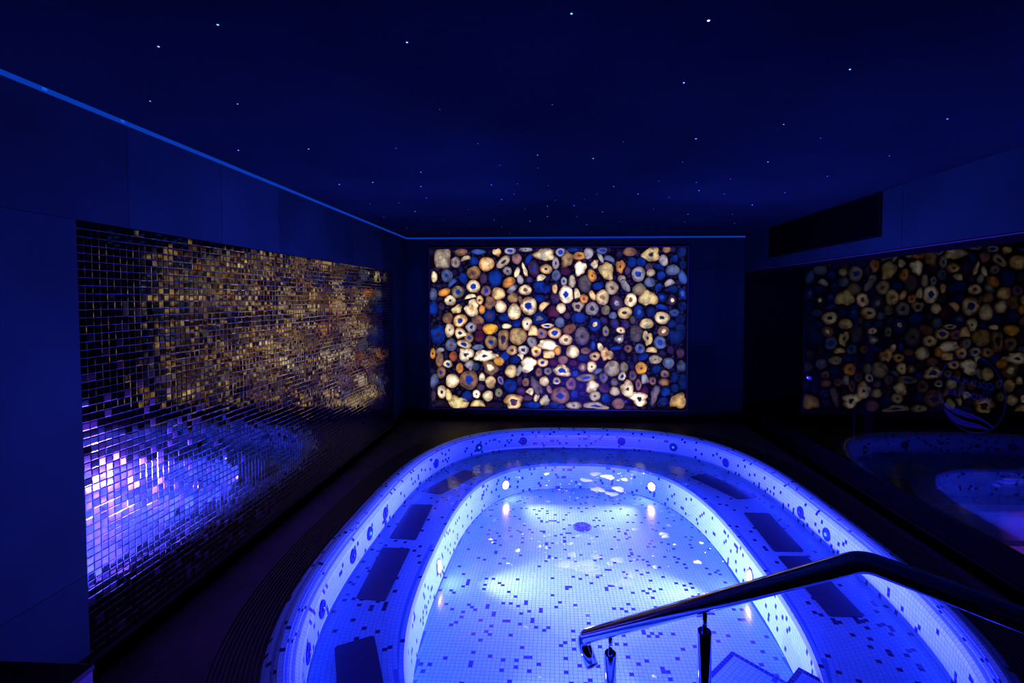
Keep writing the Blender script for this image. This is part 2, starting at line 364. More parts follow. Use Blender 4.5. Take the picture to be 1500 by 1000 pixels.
def stone_mesh(poly, cx, cz, th):
    """lens of stone: rings toward the middle, clipped to the panel field"""
    n = len(poly); V = []; rad = []; F = []
    def clip(x, z): return (min(max(x, AX0+.002-cx), AX1-.002-cx), min(max(z, AZ0+.002-cz), AZ1-.002-cz))
    for s, y in ((1, 0), (1, -th*.7), (.9, -th), (.62, -th), (.34, -th)):
        for x, z in poly:
            x, z = clip(x*s, z*s); V.append((x, y, z)); rad.append(s)
    V.append((0, -th, 0)); rad.append(0.)
    for i in range(4):
        for k in range(n): F.append((i*n+k, i*n+(k+1)%n, (i+1)*n+(k+1)%n, (i+1)*n+k))
    for k in range(n): F.append((4*n+k, 4*n+(k+1)%n, 5*n))
    return V, F, rad
STONES = []
for e in """-139.0 204.1 10.4 12.7 0 Wg - q;-122.3 199.4 6.0 7.1 0 G r e;-115.4 212.0 8.1 4.6 0 Br - e;-93.5 212.4 9.2 3.4 0 B2 - e;-109.7 204.5 6.3 3.7 15 W - h;-99.3 201.1 6.3 5.7 0 B - e;-83.3 197.1 9.7 9.2 0 WO - e;-70.1 211.8 5.1 5.1 0 WO - s;-53.5 213.4 7.4 4.6 0 G b e;-34.1 215.0 8.5 3.2 0 G d e;-10.3 208.7 11.9 8.5 0 W - s;-62.1 199.8 10.3 5.7 45 Wg d e;-45.5 203.7 6.3 6.8 20 Pk - e;-30.2 203.1 4.0 6.8 -30 B - e;-23.9 191.2 7.1 10.2 10 P b e;-8.6 190.6 7.7 6.2 -10 WO d e;3.3 197.9 4.3 7.9 0 G d e;-99.4 186.3 8.6 8.3 0 Tn r e;-57.0 188.5 5.5 5.5 0 G d e;-45.0 186.7 3.4 6.8 -15 W - e;-35.3 189.5 2.8 8.5 20 W - s;-72.4 179.4 8.9 10.9 0 B - e;-87.4 179.4 5.2 6.9 0 P - e;-55.3 174.2 8.9 5.7 35 O - e;-112.7 179.5 5.5 6.9 20 B - e;-133.4 182.9 7.2 8.7 0 G2 b e;-124.1 186.3 3.5 4.6 -40 P - e;-127.1 173.8 7.5 4.0 40 B2 - h;-149.6 181.2 4.1 6.9 0 W - e;-143.3 169.8 5.2 2.9 0 P - e;-41.0 177.6 4.0 6.3 15 G - e;-29.6 177.6 5.1 4.0 0 P b e;-15.4 179.3 6.3 5.7 45 W - h;-6.3 179.3 2.8 5.1 -30 G - e;3.9 182.7 5.7 6.8 0 G2 - e;-100.0 169.2 8.6 8.3 0 W b e;-84.0 163.4 6.3 7.1 0 Pk b e;-68.5 160.0 8.6 8.0 0 WO - e;-51.3 165.7 7.4 4.0 40 G - e;-34.7 164.5 8.0 6.8 0 W r e;-14.2 167.9 11.4 7.4 0 B - s;2.2 166.2 3.6 6.2 0 WO - e;-119.7 162.3 8.1 7.8 0 Tg b e;-137.0 161.8 7.9 4.9 20 O - e;-150.9 158.9 4.9 8.1 0 G2 - e;-129.5 151.4 7.5 6.4 -20 W d e;-142.8 153.7 4.1 2.5 0 P - e;-117.4 152.0 4.6 2.3 10 W d e;-104.1 156.6 7.5 3.5 12 W - h;-92.1 152.0 4.8 6.0 0 WO r e;-78.8 148.6 7.5 8.0 0 Br - s;-50.2 154.9 6.9 6.6 0 Tn - e;-39.9 150.9 2.9 6.9 20 Br - e;-65.7 144.0 6.9 8.6 30 W - e;-48.5 137.2 8.6 10.1 -10 W - e;-30.2 144.6 10.5 11.4 0 W b e;-17.1 154.3 7.4 5.1 0 B - e;-11.9 144.6 7.4 5.1 45 WO - h;2.8 155.4 5.7 7.9 0 P - e;7.4 144.1 3.4 5.1 0 W - e;-151.1 141.7 6.4 9.3 0 B - e;-140.6 144.0 4.6 5.2 0 P - e;-120.9 140.5 6.9 5.2 45 Wy - s;-101.9 141.7 9.0 10.6 0 W O s;-89.2 140.0 4.0 5.8 0 O - e;-79.5 132.6 7.5 8.6 0 B P e;-61.1 130.3 6.9 5.7 0 B d e;-16.5 129.2 8.6 8.6 0 B G s;0.6 137.2 8.0 7.4 0 Rr - s;-142.4 135.4 2.9 4.6 0 G2 - e;-132.6 129.0 6.7 7.5 0 Br - e;-117.0 126.2 9.5 7.5 25 WO b e;-94.5 126.8 8.1 5.8 -20 Br - e;-32.5 122.4 6.6 8.2 0 W d e;-46.2 122.9 6.3 5.2 30 B - e;9.5 211.4 6.8 5.4 0 G b e;25.3 214.2 7.9 2.8 0 B - e;43.9 210.2 6.2 7.3 0 G - e;60.8 213.5 6.7 4.5 0 G2 b e;17.4 202.4 7.9 9.6 -20 Tn - s;32.7 206.8 8.1 5.1 0 O r e;33.8 191.6 7.9 8.5 -30 Wb - s;51.9 196.6 4.7 5.6 0 W - s;59.1 204.5 2.8 7.3 30 G - e;69.8 203.3 6.7 4.5 -20 G2 - h;83.3 193.7 5.6 7.8 10 O d s;94.9 211.7 8.4 5.6 0 Br - e;104.4 209.9 3.3 4.5 0 P - e;121.1 208.2 10.0 9.5 0 Wy d s;140.0 214.3 5.5 3.9 0 Br - e;158.3 211.4 6.1 6.6 0 Bd - e;97.8 198.8 5.6 6.7 0 B - e;109.0 199.3 5.6 6.1 0 B - e;136.2 200.9 5.6 7.2 20 G - e;149.5 203.1 4.4 6.1 -20 B - h;160.1 195.8 4.4 5.5 0 Bd - e;15.8 187.7 6.2 5.1 0 Rr - e;48.5 182.6 5.4 7.9 15 O d e;66.5 188.2 9.0 10.7 0 Wy - s;92.3 188.1 3.9 5.0 0 P - e;105.7 184.1 8.4 9.5 -20 G b e;118.5 192.5 5.0 5.6 0 P - e;120.8 185.8 5.3 5.0 30 Wg - e;130.2 193.1 6.7 3.1 -15 B - e;147.4 189.1 8.3 6.9 0 G2 - e;159.7 180.1 5.0 8.9 15 B2 - e;23.7 175.3 4.7 7.9 0 Wg - e;39.6 172.4 8.5 10.7 0 Gd - e;85.1 178.5 5.0 5.0 0 Wg - e;133.6 182.4 5.3 5.6 0 B - e;119.8 174.0 6.9 6.1 0 G2 - e;143.7 173.4 6.7 5.0 20 G - h;13.6 175.3 4.0 5.7 0 G b e;55.9 169.6 7.3 4.7 15 B - e;72.8 167.3 8.1 9.0 0 Wg r e;89.6 170.1 4.5 9.0 30 G - e;107.0 165.0 8.4 7.8 0 Tg - e;130.4 167.8 4.2 5.6 -20 B d e;148.2 165.5 6.7 5.0 0 Bd - e;160.0 159.9 4.4 7.2 20 B B2 e;16.4 158.8 9.1 11.3 0 Wb b e;30.0 160.0 4.0 8.5 10 W - h;49.2 157.7 3.9 6.8 25 WO - e;61.6 155.4 8.4 9.6 -15 W O e;38.5 153.7 5.4 5.9 0 O r e;79.1 148.7 8.4 9.0 0 P G e;96.5 152.0 7.6 8.7 0 W r e;117.7 154.3 11.2 9.5 15 Wy - s;134.4 155.4 6.1 6.1 0 Bd b e;147.3 152.1 5.3 6.7 0 P W e;159.6 144.7 5.3 6.1 0 Bd - e;10.2 141.8 6.2 6.6 0 W - e;20.4 143.0 2.3 4.0 0 G - e;31.2 144.1 6.8 7.0 -20 Wg P s;48.7 141.3 8.1 8.8 0 G P e;65.6 139.6 5.4 6.2 0 Tg - e;74.7 132.8 5.1 4.5 0 G2 - e;89.3 136.2 8.8 7.6 0 Wy d e;106.6 137.4 6.7 8.4 0 B B2 e;121.8 137.4 6.5 6.1 0 Bd - e;134.5 143.6 8.4 3.3 -15 B - e;150.2 136.3 6.1 5.0 0 B2 d e;135.2 130.1 9.5 8.0 -10 W d e;32.4 129.9 9.3 6.6 0 B - e;17.6 132.7 4.5 4.5 0 P - e;8.6 124.2 6.3 6.6 0 G2 - e;52.2 121.4 7.9 8.5 0 B WO e;63.4 127.1 5.6 3.9 -30 P b e;77.0 122.6 5.6 6.8 20 P b e;89.9 121.5 5.1 6.2 0 P b e;35.8 120.8 5.7 1.7 10 O - e;98.9 127.2 3.4 5.6 0 Gd - e;103.9 124.4 2.8 4.5 -20 G - e;116.3 122.7 8.4 6.7 0 Wy W e;157.5 128.4 5.6 6.1 0 Bd - e;147.6 122.8 6.1 5.6 0 Bd - e;157.6 118.3 6.7 4.5 0 Bd - e;-145.5 108.6 9.9 12.8 0 B d e;-130.4 113.8 5.8 9.0 0 W d e;-117.1 110.4 6.9 8.7 25 W P h;-102.9 117.9 7.2 6.7 0 G d e;-106.1 104.7 6.0 6.9 0 Tn b e;-92.8 106.4 6.9 7.5 0 Rr - e;-78.9 115.7 9.8 6.9 0 Oa - e;-92.2 119.1 4.0 5.2 0 Rr - e;-68.0 119.1 3.4 4.0 0 W - e;-58.2 119.2 6.3 3.4 0 W - e;-62.3 101.9 6.9 13.2 0 Tn P q;-43.9 106.6 10.9 11.2 0 Wt - e;-24.5 112.9 7.1 8.2 0 WO - h;-14.2 110.1 7.4 6.6 0 Pk b e;2.3 110.7 8.5 7.1 0 WO b e;-6.8 119.8 8.5 3.2 0 W b e;-26.2 99.2 5.9 7.1 25 G d e;-128.7 95.4 7.5 7.9 0 G2 r e;-111.9 96.6 9.3 5.2 -15 W b e;-94.6 92.6 7.9 3.5 5 G2 - e;-77.8 99.0 8.1 8.6 0 Tn b e;-152.1 84.3 3.5 7.0 0 O d e;-143.3 88.4 6.0 4.1 20 G - h;-143.4 76.8 5.2 9.3 0 Br - e;-135.2 82.0 2.9 5.8 0 Br - e;-125.9 80.9 5.2 6.4 0 Rd - e;-109.7 83.3 9.3 8.7 0 Wb P s;-85.4 81.7 15.6 6.9 8 Wb d s;-61.2 80.7 5.8 7.5 -40 B - e;-51.4 88.8 6.9 6.3 0 WO r e;-37.1 89.4 7.1 5.5 -10 Wl P e;-21.0 87.8 6.6 7.1 0 WO r e;-5.6 95.3 13.1 7.4 -5 Wb - s;-5.0 83.8 8.0 5.1 0 WO - q;5.8 88.5 4.6 5.7 0 O - e;-132.9 71.1 6.0 5.2 0 W b e;-141.7 60.6 5.8 7.9 0 Br b e;-117.9 65.9 4.9 6.4 0 O - e;-105.1 70.1 5.8 7.5 -40 G - h;-97.6 67.8 5.2 5.2 0 G2d - e;-79.1 66.8 10.4 8.7 -35 Br W s;-68.1 74.9 7.1 5.5 -20 Oa - e;-47.4 77.3 6.9 5.7 0 Bd - e;-40.5 81.9 4.6 5.2 -30 W - h;-30.8 71.1 9.7 9.7 0 Wb - s;-13.0 73.5 7.4 5.5 0 WO b e;0.7 73.5 5.5 4.6 0 Rr P e;-52.6 62.3 7.5 8.6 -20 Wy - e;-42.3 63.5 3.4 7.5 -20 G - e;-17.6 61.4 4.6 5.7 0 Br r e;-6.2 62.6 4.8 5.1 0 G r e;7.5 63.3 5.1 5.7 0 W - e;-106.3 51.0 12.2 12.2 0 Br b e;-127.3 49.7 8.7 9.3 0 W - e;-150.6 49.5 5.3 9.3 -15 G2 - e;-89.5 54.6 4.0 6.9 0 W - h;-78.6 48.3 6.9 7.9 0 Wy - e;-65.9 50.7 3.7 5.8 20 Pk b e;-53.8 43.8 8.6 8.6 0 B d e;-34.2 48.6 4.6 5.5 0 Br r e;-20.5 43.5 5.2 13.2 30 Gp - s;-10.7 49.9 6.0 6.3 0 W - e;4.7 50.6 5.1 4.6 0 W b e;-140.7 35.6 6.1 8.4 0 W d e;-151.9 30.9 3.5 7.6 0 P - e;-132.0 31.0 4.4 8.2 15 Wy - e;-119.9 21.8 12.2 9.3 0 Wy - s;-108.8 29.5 6.4 8.4 -20 B d e;-94.9 20.9 9.3 5.6 0 Wy - h;-96.6 33.1 5.2 5.6 0 Wb r e;-91.3 41.8 5.2 4.9 0 P - e;-82.1 30.9 6.7 6.9 0 W - e;-68.2 35.0 4.8 6.0 0 Tg d e;-49.8 23.6 12.1 9.8 -20 WO P s;-72.9 18.8 9.3 4.6 0 Pd - e;-40.0 37.0 6.3 5.2 0 Rr b e;-28.5 37.1 4.8 5.5 -30 W - h;-31.4 28.4 6.3 3.7 0 P - e;-20.5 29.1 3.4 5.7 -20 W - e;-10.1 25.1 6.6 6.6 0 Wg - s;-4.4 39.6 3.4 5.7 20 Pk - e;-25.6 19.8 10.9 4.4 0 B - e;-6.1 17.1 6.9 2.3 0 O - e;-142.6 20.5 8.8 4.7 0 Pd - e;1.9 20.1 6.9 4.1 0 B - e;-41.7 50.3 3.4 5.7 0 P - e;-140.1 48.4 2.9 2.3 0 P - e;20.5 115.9 8.5 6.2 25 Od d e;16.0 102.2 8.5 7.0 0 W r e;36.4 106.9 9.1 11.9 0 Gp d e;65.8 113.2 4.5 6.5 0 Tg b e;50.0 105.8 3.4 3.4 45 O b e;84.4 114.4 5.6 4.3 -15 W r e;74.8 112.1 3.4 1.7 0 O - e;82.7 103.6 5.6 5.6 0 G W s;103.5 110.5 8.4 10.7 0 Gd - e;117.6 104.9 5.6 9.5 10 Wy d s;137.1 113.4 7.3 6.7 0 Br W e;132.7 99.3 7.6 8.4 0 G2 b e;153.3 107.2 10.0 11.1 0 Bd - s;24.6 87.4 8.2 8.5 0 W - e;41.0 88.6 6.6 4.3 0 Br d e;50.0 95.5 3.6 6.2 0 B B2 e;59.1 93.3 3.6 5.7 20 W - e;52.4 81.8 6.6 5.7 0 WO d e;67.1 84.2 7.7 7.9 0 WO O s;78.9 92.2 7.9 2.8 8 B - e;93.5 91.7 5.1 5.1 0 Br d e;108.1 91.8 6.2 6.5 0 G2 b e;122.7 90.1 6.7 4.5 -5 Wy - h;136.2 85.7 4.7 3.9 -30 W - q;146.2 90.2 4.2 5.0 0 P - e;158.0 86.3 5.0 6.1 0 P d e;37.6 80.0 7.4 4.8 -10 Bd - e;112.1 81.6 6.7 4.7 15 B - e;102.6 79.8 2.8 6.7 10 W - s;127.3 78.2 8.4 5.4 0 Wg d e;12.6 77.1 6.3 5.9 0 Pk r e;25.2 73.1 5.7 4.5 0 Rr - e;37.1 68.0 5.1 5.5 0 Br G e;48.5 68.7 5.9 7.7 0 W d e;11.5 63.3 10.8 7.4 0 W b s;73.9 66.5 9.6 10.2 0 Wg - e;88.6 68.3 5.6 6.8 0 Tg - e;98.7 70.1 3.4 5.1 15 W - e;110.0 67.3 7.6 7.6 0 Oa d e;129.1 66.3 6.2 5.6 0 Bd - e;143.6 73.8 6.9 7.3 0 G2 - e;159.3 69.9 5.6 7.6 0 G2d - e;55.9 63.0 6.2 3.2 25 G2 - e;28.1 60.0 5.1 4.6 0 B - e;42.3 54.9 13.6 4.8 5 Tg b e;63.3 55.0 5.7 6.8 0 Gp b e;86.4 56.9 4.7 5.9 -25 W b e;99.4 58.1 4.7 6.5 0 Br b e;114.6 53.7 4.7 7.9 15 G - h;139.2 60.1 5.6 5.0 -10 Br b e;151.0 56.2 4.5 7.3 0 Bd - e;23.0 46.7 6.6 8.0 0 Pk P e;49.1 44.1 7.9 7.7 15 W - s;35.5 43.9 2.8 4.0 0 W - e;64.5 41.9 6.8 6.8 0 P Rr e;76.9 49.4 4.5 5.1 0 Gp - e;77.5 38.0 6.6 5.7 0 Wg - e;93.3 41.0 8.8 10.2 0 W d s;106.8 46.2 3.6 7.7 0 Pk P e;114.7 38.8 4.7 5.6 0 Rr - e;124.2 51.5 4.5 5.1 0 Br P e;138.2 49.9 6.5 4.7 0 Br - e;151.7 42.6 5.6 5.4 0 Bd - e;161.7 50.6 5.6 10.1 0 Bd - e;9.3 32.2 11.4 10.9 0 Pk B e;27.6 33.5 5.1 6.3 0 B - e;52.6 32.0 7.0 6.6 0 Wg d e;66.2 29.3 6.2 6.2 0 B - e;82.1 22.5 7.9 7.0 20 Pk Br e;107.5 29.1 11.8 8.1 -15 Wb d s;127.1 34.4 5.1 11.8 -15 Gp - s;140.0 37.9 6.2 5.6 0 B - e;137.9 25.9 6.2 5.6 0 B d e;156.4 26.6 9.5 10.1 0 Wt - s;26.5 19.7 9.7 5.1 0 Wg d e;53.8 19.4 15.3 4.5 -10 Wg B s;94.6 17.5 5.6 2.9 0 Wy - e;91.7 24.9 2.3 2.3 0 P - e;9.3 17.8 6.3 3.2 0 B - e""".split(';'):
    p = e.split(); STONES.append((*[float(q)/100 for q in p[:4]], float(p[4]), p[5], p[6], p[7]))
STONES.sort(key=lambda s: -s[2]*s[3])
RIMS = dict(W=(.42,.19,.045), Wb=(.45,.2,.05), WO=(.40,.13,.015), Wy=(.33,.17,.03), Wg=(.2,.12,.06), Wt=(.25,.12,.02), Tn=(.16,.08,.02), G=(.14,.10,.11))
al = Vector(ag.location)
def set_stone(o, body, core, k):
    rr = random.Random(k); bc = COLS[body]; g = rr.uniform(.78, 1.12)
    o['body_color'] = [c*g for c in bc]; o['rim_color'] = list(RIMS.get(body, tuple(c*.35 for c in bc)))
    if core == '-':
        o['core_color'] = [c*rr.uniform(1.0, 1.25) for c in bc]; o['core_size'] = rr.uniform(.3, .5)
    else: o['core_color'] = list(COLS[core]); o['core_size'] = {'d': .24, 'r': .34, 'b': .40}.get(core, .36) * rr.uniform(.8, 1.25)
for k, (x, z, rx, rz, a, body, core, sh) in enumerate(STONES[:300]):
    v, f, rad = stone_mesh(stone_shape(rx, rz, a, sh, k), x, z, .004 + .0035*(k % 4))
    me = mesh('stone', v, f, AGATE, True); at = me.attributes.new('radius', 'FLOAT', 'POINT'); at.data.foreach_set('value', rad)
    o = obj('stone', me, ag); o.location = Vector((x, YB-.0225, z)) - al; set_stone(o, body, core, k)
# small dark chips that fill the gaps, too small to pick apart
occ = [(s[0], s[1], max(min(s[2], s[3]), .6*max(s[2], s[3]))) for s in STONES]
V = []; F = []; RAD = []; chips = [(s[0], s[1], s[2], s[3], s[4]) for s in STONES[300:]]
for _ in range(6000):
    x, z = random.uniform(AX0+.02, AX1-.02), random.uniform(AZ0+.02, AZ1-.02)
    d = min(math.hypot(x-a, z-b) - r for a, b, r in occ)
    if d > .010: r = min(d*.95, .05); occ.append((x, z, r)); chips.append((x, z, r, r*random.uniform(.7, 1), random.uniform(0, 180)))
for k, (x, z, rx, rz, a) in enumerate(chips):
    v, f, rad = stone_mesh(stone_shape(rx, rz, a, 'e', 900+k), x, z, .003)
    b = len(V); V += [(p[0]+x-al.x, p[1]-.0225, p[2]+z-al.z) for p in v]; F += [tuple(b+i for i in q) for q in f]; RAD += rad
me = mesh('stone_chips', V, F, AGATE, True); at = me.attributes.new('radius', 'FLOAT', 'POINT'); at.data.foreach_set('value', RAD)
o = obj('stone_chips', me, ag, kind='stuff'); o['body_color'] = [.012,.009,.022]; o['rim_color'] = [.004,.003,.006]; o['core_color'] = [.018,.012,.035]; o['core_size'] = .4
# ================================================================== WHIRLPOOL BATH
pool = thing('whirlpool_bath', 'oval sunken whirlpool bath lined with pale mosaic speckled with dark tiles', 'whirlpool', (.325, 3.45, 0))
pl = np.array(pool.location)
TILE = mat('pool_tile_pale', (.28,.95,.97), .22); TILE2 = mat('pool_tile_pale_blue', (.25,.92,.95), .22)
TDARK = mat('pool_tile_dark', (.006,.022,.12), .25); PGROUT = mat('pool_grout', (.06,.34,.62), .7)
PM = [TILE, TILE2, TDARK]
def to_pool(v): return [(p[0]-pl[0], p[1]-pl[1], p[2]-pl[2]) for p in v]
# grout shell under the tiles
RIMP = [(-.05,-.008), (-.032,.009), (-.008,.020), (.015,.0205), (.045,.0145), (.075,.002), (.095,-.016), (.105,-.040), (.112,Z_SEAT)]
s = .0007
v, f = sweep(OUT, [(d + (s if i > 5 else 0)*-1, z - (s if i < 7 else 0)) for i, (d, z) in enumerate(RIMP)]); obj('wall_shell', mesh('wall_shell', to_pool(v), f, PGROUT, True), pool)
n = 300; u = np.arange(n)/n; a_ = OUT.at(u, .112-s)
ang = np.arctan2((a_[:,1]-3.30)/1.75, (a_[:,0]-.265)/1.085)
t_in = np.linspace(0, 2*np.pi, 4000); 
inn_ang = np.unwrap(np.arctan2((INN.P[:,1]-3.30)/1.75, (INN.P[:,0]-.265)/1.085))
ii = np.array([np.argmin(np.abs(np.angle(np.exp(1j*(inn_ang - q))))) for q in ang]); b_ = INN.P[ii]
v = [(p[0], p[1], Z_SEAT-s) for p in a_] + [(p[0], p[1], Z_SEAT-s) for p in b_]
obj('bench_shell', mesh('bench_shell', to_pool(v), [(k, n+k, n+(k+1)%n, (k+1)%n) for k in range(n)], PGROUT), pool)
RISP = [(0, Z_SEAT), (.012, Z_SEAT-.012), (.035, Z_FLOOR)]
v, f = sweep(INN, [(d-s, z) for d, z in RISP]); obj('riser_shell', mesh('riser_shell', to_pool(v), f, PGROUT, True), pool)
q = INN.at(np.arange(200)/200, .030); obj('floor_shell', mesh('floor_shell', to_pool([(p[0], p[1], Z_FLOOR-s) for p in q]), [tuple(range(200))], PGROUT), pool)
def build_tiles(name, quads, norms, dark, th=.0007):
    Q = np.asarray(quads); nq = len(Q); Nn = np.asarray(norms)
    lift = (th*(0.9 + .2*rng.random((nq, 1, 1)))) * Nn[:, None, :]
    V = (Q - s*Nn[:, None, :] + lift).reshape(-1, 3) - pl
    base = np.arange(nq)[:, None]*4
    fa = np.array([[0,1,2,3]])
    F = (base[:, :, None] + fa[None]).reshape(-1, 4)
    me = D.meshes.new(name); me.vertices.add(len(V)); me.vertices.foreach_set('co', V.ravel())
    me.loops.add(F.size); me.loops.foreach_set('vertex_index', F.ravel()); me.polygons.add(len(F))
    me.polygons.foreach_set('loop_start', np.arange(len(F))*4)
    mi = np.where(dark, 2, (rng.random(nq) < .35).astype(int))
    for m in PM: me.materials.append(m)
    me.polygons.foreach_set('material_index', mi); me.update(calc_edges=True); me.validate()
    return obj(name, me, pool, kind='stuff')
PIT, GAP = .0247, .0010
def quad_rows(outline, prof, keep=None, p_dark=.065):
    """tile rows that run along the outline; prof = [(offset, height)] row borders"""
    Q = []; Nm = []; Dk = []
    for (d0, z0), (d1, z1) in zip(prof[:-1], prof[1:]):
        ln = math.hypot(d1-d0, z1-z0); e = GAP/ln; dm = (d0+d1)/2
        n = int(round(outline.perim(dm)/PIT)); u = np.arange(n)/n; du = 1/n; g = du*GAP/PIT
        da, za, db, zb = d0+(d1-d0)*e, z0+(z1-z0)*e, d1-(d1-d0)*e, z1-(z1-z0)*e
        def P3(uu, d, z): q = outline.at(uu, d); return np.column_stack([q, np.full(len(q), z)])
        A, B, Cc, Dd = P3(u+g, da, za), P3(u+du-g, da, za), P3(u+du-g, db, zb), P3(u+g, db, zb)
        q = np.stack([A, B, Cc, Dd], 1); nn = np.cross(B-A, Dd-A); nn /= np.linalg.norm(nn, axis=1)[:, None]
        if keep is not None: k = keep(q); q, nn = q[k], nn[k]
        Q.append(q); Nm.append(nn); Dk.append(rng.random(len(q)) < p_dark)
    return np.concatenate(Q), np.concatenate(Nm), np.concatenate(Dk)
def resample(prof, pitch):
    p = np.array(prof); l = np.concatenate([[0], np.cumsum(np.linalg.norm(np.diff(p, axis=0), axis=1))]); n = max(1, int(round(l[-1]/pitch)))
    t = np.linspace(0, l[-1], n+1); return [(np.interp(q, l, p[:,0]), np.interp(q, l, p[:,1])) for q in t]
build_tiles('rim_tiles', *quad_rows(OUT, resample(RIMP[:8], PIT), p_dark=.06))
build_tiles('wall_tiles', *quad_rows(OUT, resample(RIMP[7:], PIT), p_dark=.085))
seat_prof = [(.112 + PIT*k, Z_SEAT) for k in range(34)]
build_tiles('bench_tiles', *quad_rows(OUT, seat_prof, keep=lambda q: (INN.f(q[:, :, :2], .024).min(axis=1) > 1), p_dark=.05))
build_tiles('bench_edge_tiles', *quad_rows(INN, [(-.0235, Z_SEAT), (.001, Z_SEAT)], p_dark=.06))
build_tiles('riser_tiles', *quad_rows(INN, resample(RISP, PIT), p_dark=.07))
fx = np.arange(-.84, 1.40, PIT); fy = np.arange(1.5, 5.1, PIT); gx, gy = np.meshgrid(fx, fy); gx, gy = gx.ravel(), gy.ravel()
hh = PIT/2 - GAP; q = np.stack([np.column_stack([gx+a*hh, gy+b*hh, np.full(len(gx), Z_FLOOR)]) for a, b in ((-1,-1),(1,-1),(1,1),(-1,1))], 1)
q = q[INN.f(q[:, :, :2], -.030).max(axis=1) < 1]
build_tiles('floor_tiles', q, np.tile([0,0,1.], (len(q), 1)), rng.random(len(q)) < .055)
# massage mats let into the bench
MATM = noisy(mat('air_mat', rough=.35), (.006,.018,.085), (.009,.024,.11), 40, 4)
def pad(c):
    c = [np.array(p) for p in c]; V = []; m_ = sum(c)/4; K = []
    for i in range(4):
        p, a, b = c[i], c[i-1], c[(i+1) % 4]
        for e in ((a-p), (b-p)): K.append(p + e/np.linalg.norm(e)*.012)
    n = len(K)
    V = [(p[0]-pl[0], p[1]-pl[1], Z_SEAT-.001) for p in K] + [(p[0]-pl[0], p[1]-pl[1], Z_SEAT+.005) for p in K]
    return obj('massage_mat', mesh('massage_mat', V, [tuple(range(n, 2*n))] + [(k, (k+1)%n, n+(k+1)%n, n+k) for k in range(n)], MATM), pool)
for c in (((-1.185,3.405),(-.985,3.384),(-1.006,3.975),(-1.20,3.978)), ((-1.14,2.696),(-.961,2.679),(-.988,3.261),(-1.189,3.271)),
          ((-.83,1.80),(-.655,1.885),(-.920,2.399),(-1.087,2.309)), ((1.522,3.331),(1.728,3.340),(1.75,3.93),(1.548,3.936)),
          ((1.514,2.652),(1.705,2.655),(1.715,3.277),(1.515,3.27)), ((-1.19,4.25),(-.99,4.20),(-.72,4.72),(-.90,4.82)), ((1.60,4.20),(1.80,4.25),(1.52,4.82),(1.34,4.72))):
    pad(c)
# hydro jets in the wall
JET = mat('jet_plastic', (.010,.045,.20), .25); JIN = mat('jet_nozzle', (.06,.12,.28), .25, .4); JG = mat('jet_nozzle_green_glow', (.08,.75,.62), .3, emis=(.02,.8,.55), estr=.25)  # green nozzles are given a glow of their own, though no lamps
v, f = lathe_data([(.045,-.004), (.045,.004), (.041,.008), (.034,.008), (.031,.004), (.016,.004)], 26); jet_me = mesh('jet', v, f, JET, False)
v, f = lathe_data([(.013,.0), (.013,.012), (.009,.014), (.006,.010)], 14); noz = [mesh('nozzle', v, f, m) for m in (JIN, JG)]
for uu, z, g in ((.3025,-.10,0),(.214,-.10,0),(.1665,-.105,1),(.113,-.105,0),(.0245,-.11,0),(.9978,-.11,1),(.4032,-.09,0),(.3475,-.105,1),(.4913,-.085,0),(.5152,-.085,1),(.5377,-.085,0),(.5785,-.085,0),(.6028,-.10,0),(.9677,-.11,0),(.258,-.10,0)):
    if uu == .258: continue
    p = OUT.at(np.array([uu]), .109)[0]; nn = OUT.at(np.array([uu]), 1.109)[0] - p
    o = obj('jet', jet_me, pool); o.matrix_basis = Matrix.Translation(Vector(-pl)) @ aim((nn[0], nn[1], 0), (p[0], p[1], z))
    c = obj('nozzle', noz[g], o)
# drain on the floor
v, f = lathe_data([(.082,-.002), (.082,.006), (.070,.012), (.02,.014)], 30); dr = obj('drain', mesh('drain', v, f, mat('drain_grey', (.05,.12,.42), .3)), pool)
dr.location = (.258-pl[0], 4.16-pl[1], Z_FLOOR-pl[2])
for k in range(8):
    q = 2*PI*k/8; me = mesh('drain_slot', *box_data(.030, .062, -.003, .003, .0128, .0142), BLACK); o = obj('drain_slot', me, dr); o.rotation_euler.z = q
# steps down from the near right corner
def step(cx, cy, ztop, la, lb):
    e1 = np.array([-.72, -.69]); e1 /= np.linalg.norm(e1); e2 = np.array([-e1[1], e1[0]]) * 1.0
    e2 = np.array([.69, -.72]); e2 /= np.linalg.norm(e2); c = np.array([cx, cy])
    k = [c, c+e2*lb, c+e2*lb+e1*la, c+e1*la]
    V = [(p[0]-pl[0], p[1]-pl[1], Z_FLOOR) for p in k] + [(p[0]-pl[0], p[1]-pl[1], ztop-s) for p in k]
    st_ = obj('entry_step', mesh('entry_step', V, [(7,6,5,4),(0,1,5,4),(1,2,6,5),(2,3,7,6),(3,0,4,7)], PGROUT), pool)
    Q = []; Dk = []
    for i in range(int(la/PIT)):
        for j in range(int(lb/PIT)):
            o_ = c + e1*(i+.5)*PIT + e2*(j+.5)*PIT
            q = [o_ + e1*a*hh + e2*b*hh for a, b in ((-1,-1),(1,-1),(1,1),(-1,1))]
            if np.cross(np.append(q[1]-q[0], 0), np.append(q[3]-q[0], 0))[2] < 0: q = q[::-1]
            Q.append([(p[0], p[1], ztop) for p in q]); Dk.append(i == 0 or j == 0 or random.random() < .04)
    build_tiles('step_tiles', Q, np.tile([0,0,1.], (len(Q), 1)), np.array(Dk)).parent = pool
step(.952, 2.546, -.33, .62, .62); step(1.17, 2.29, -.21, .45, .45)
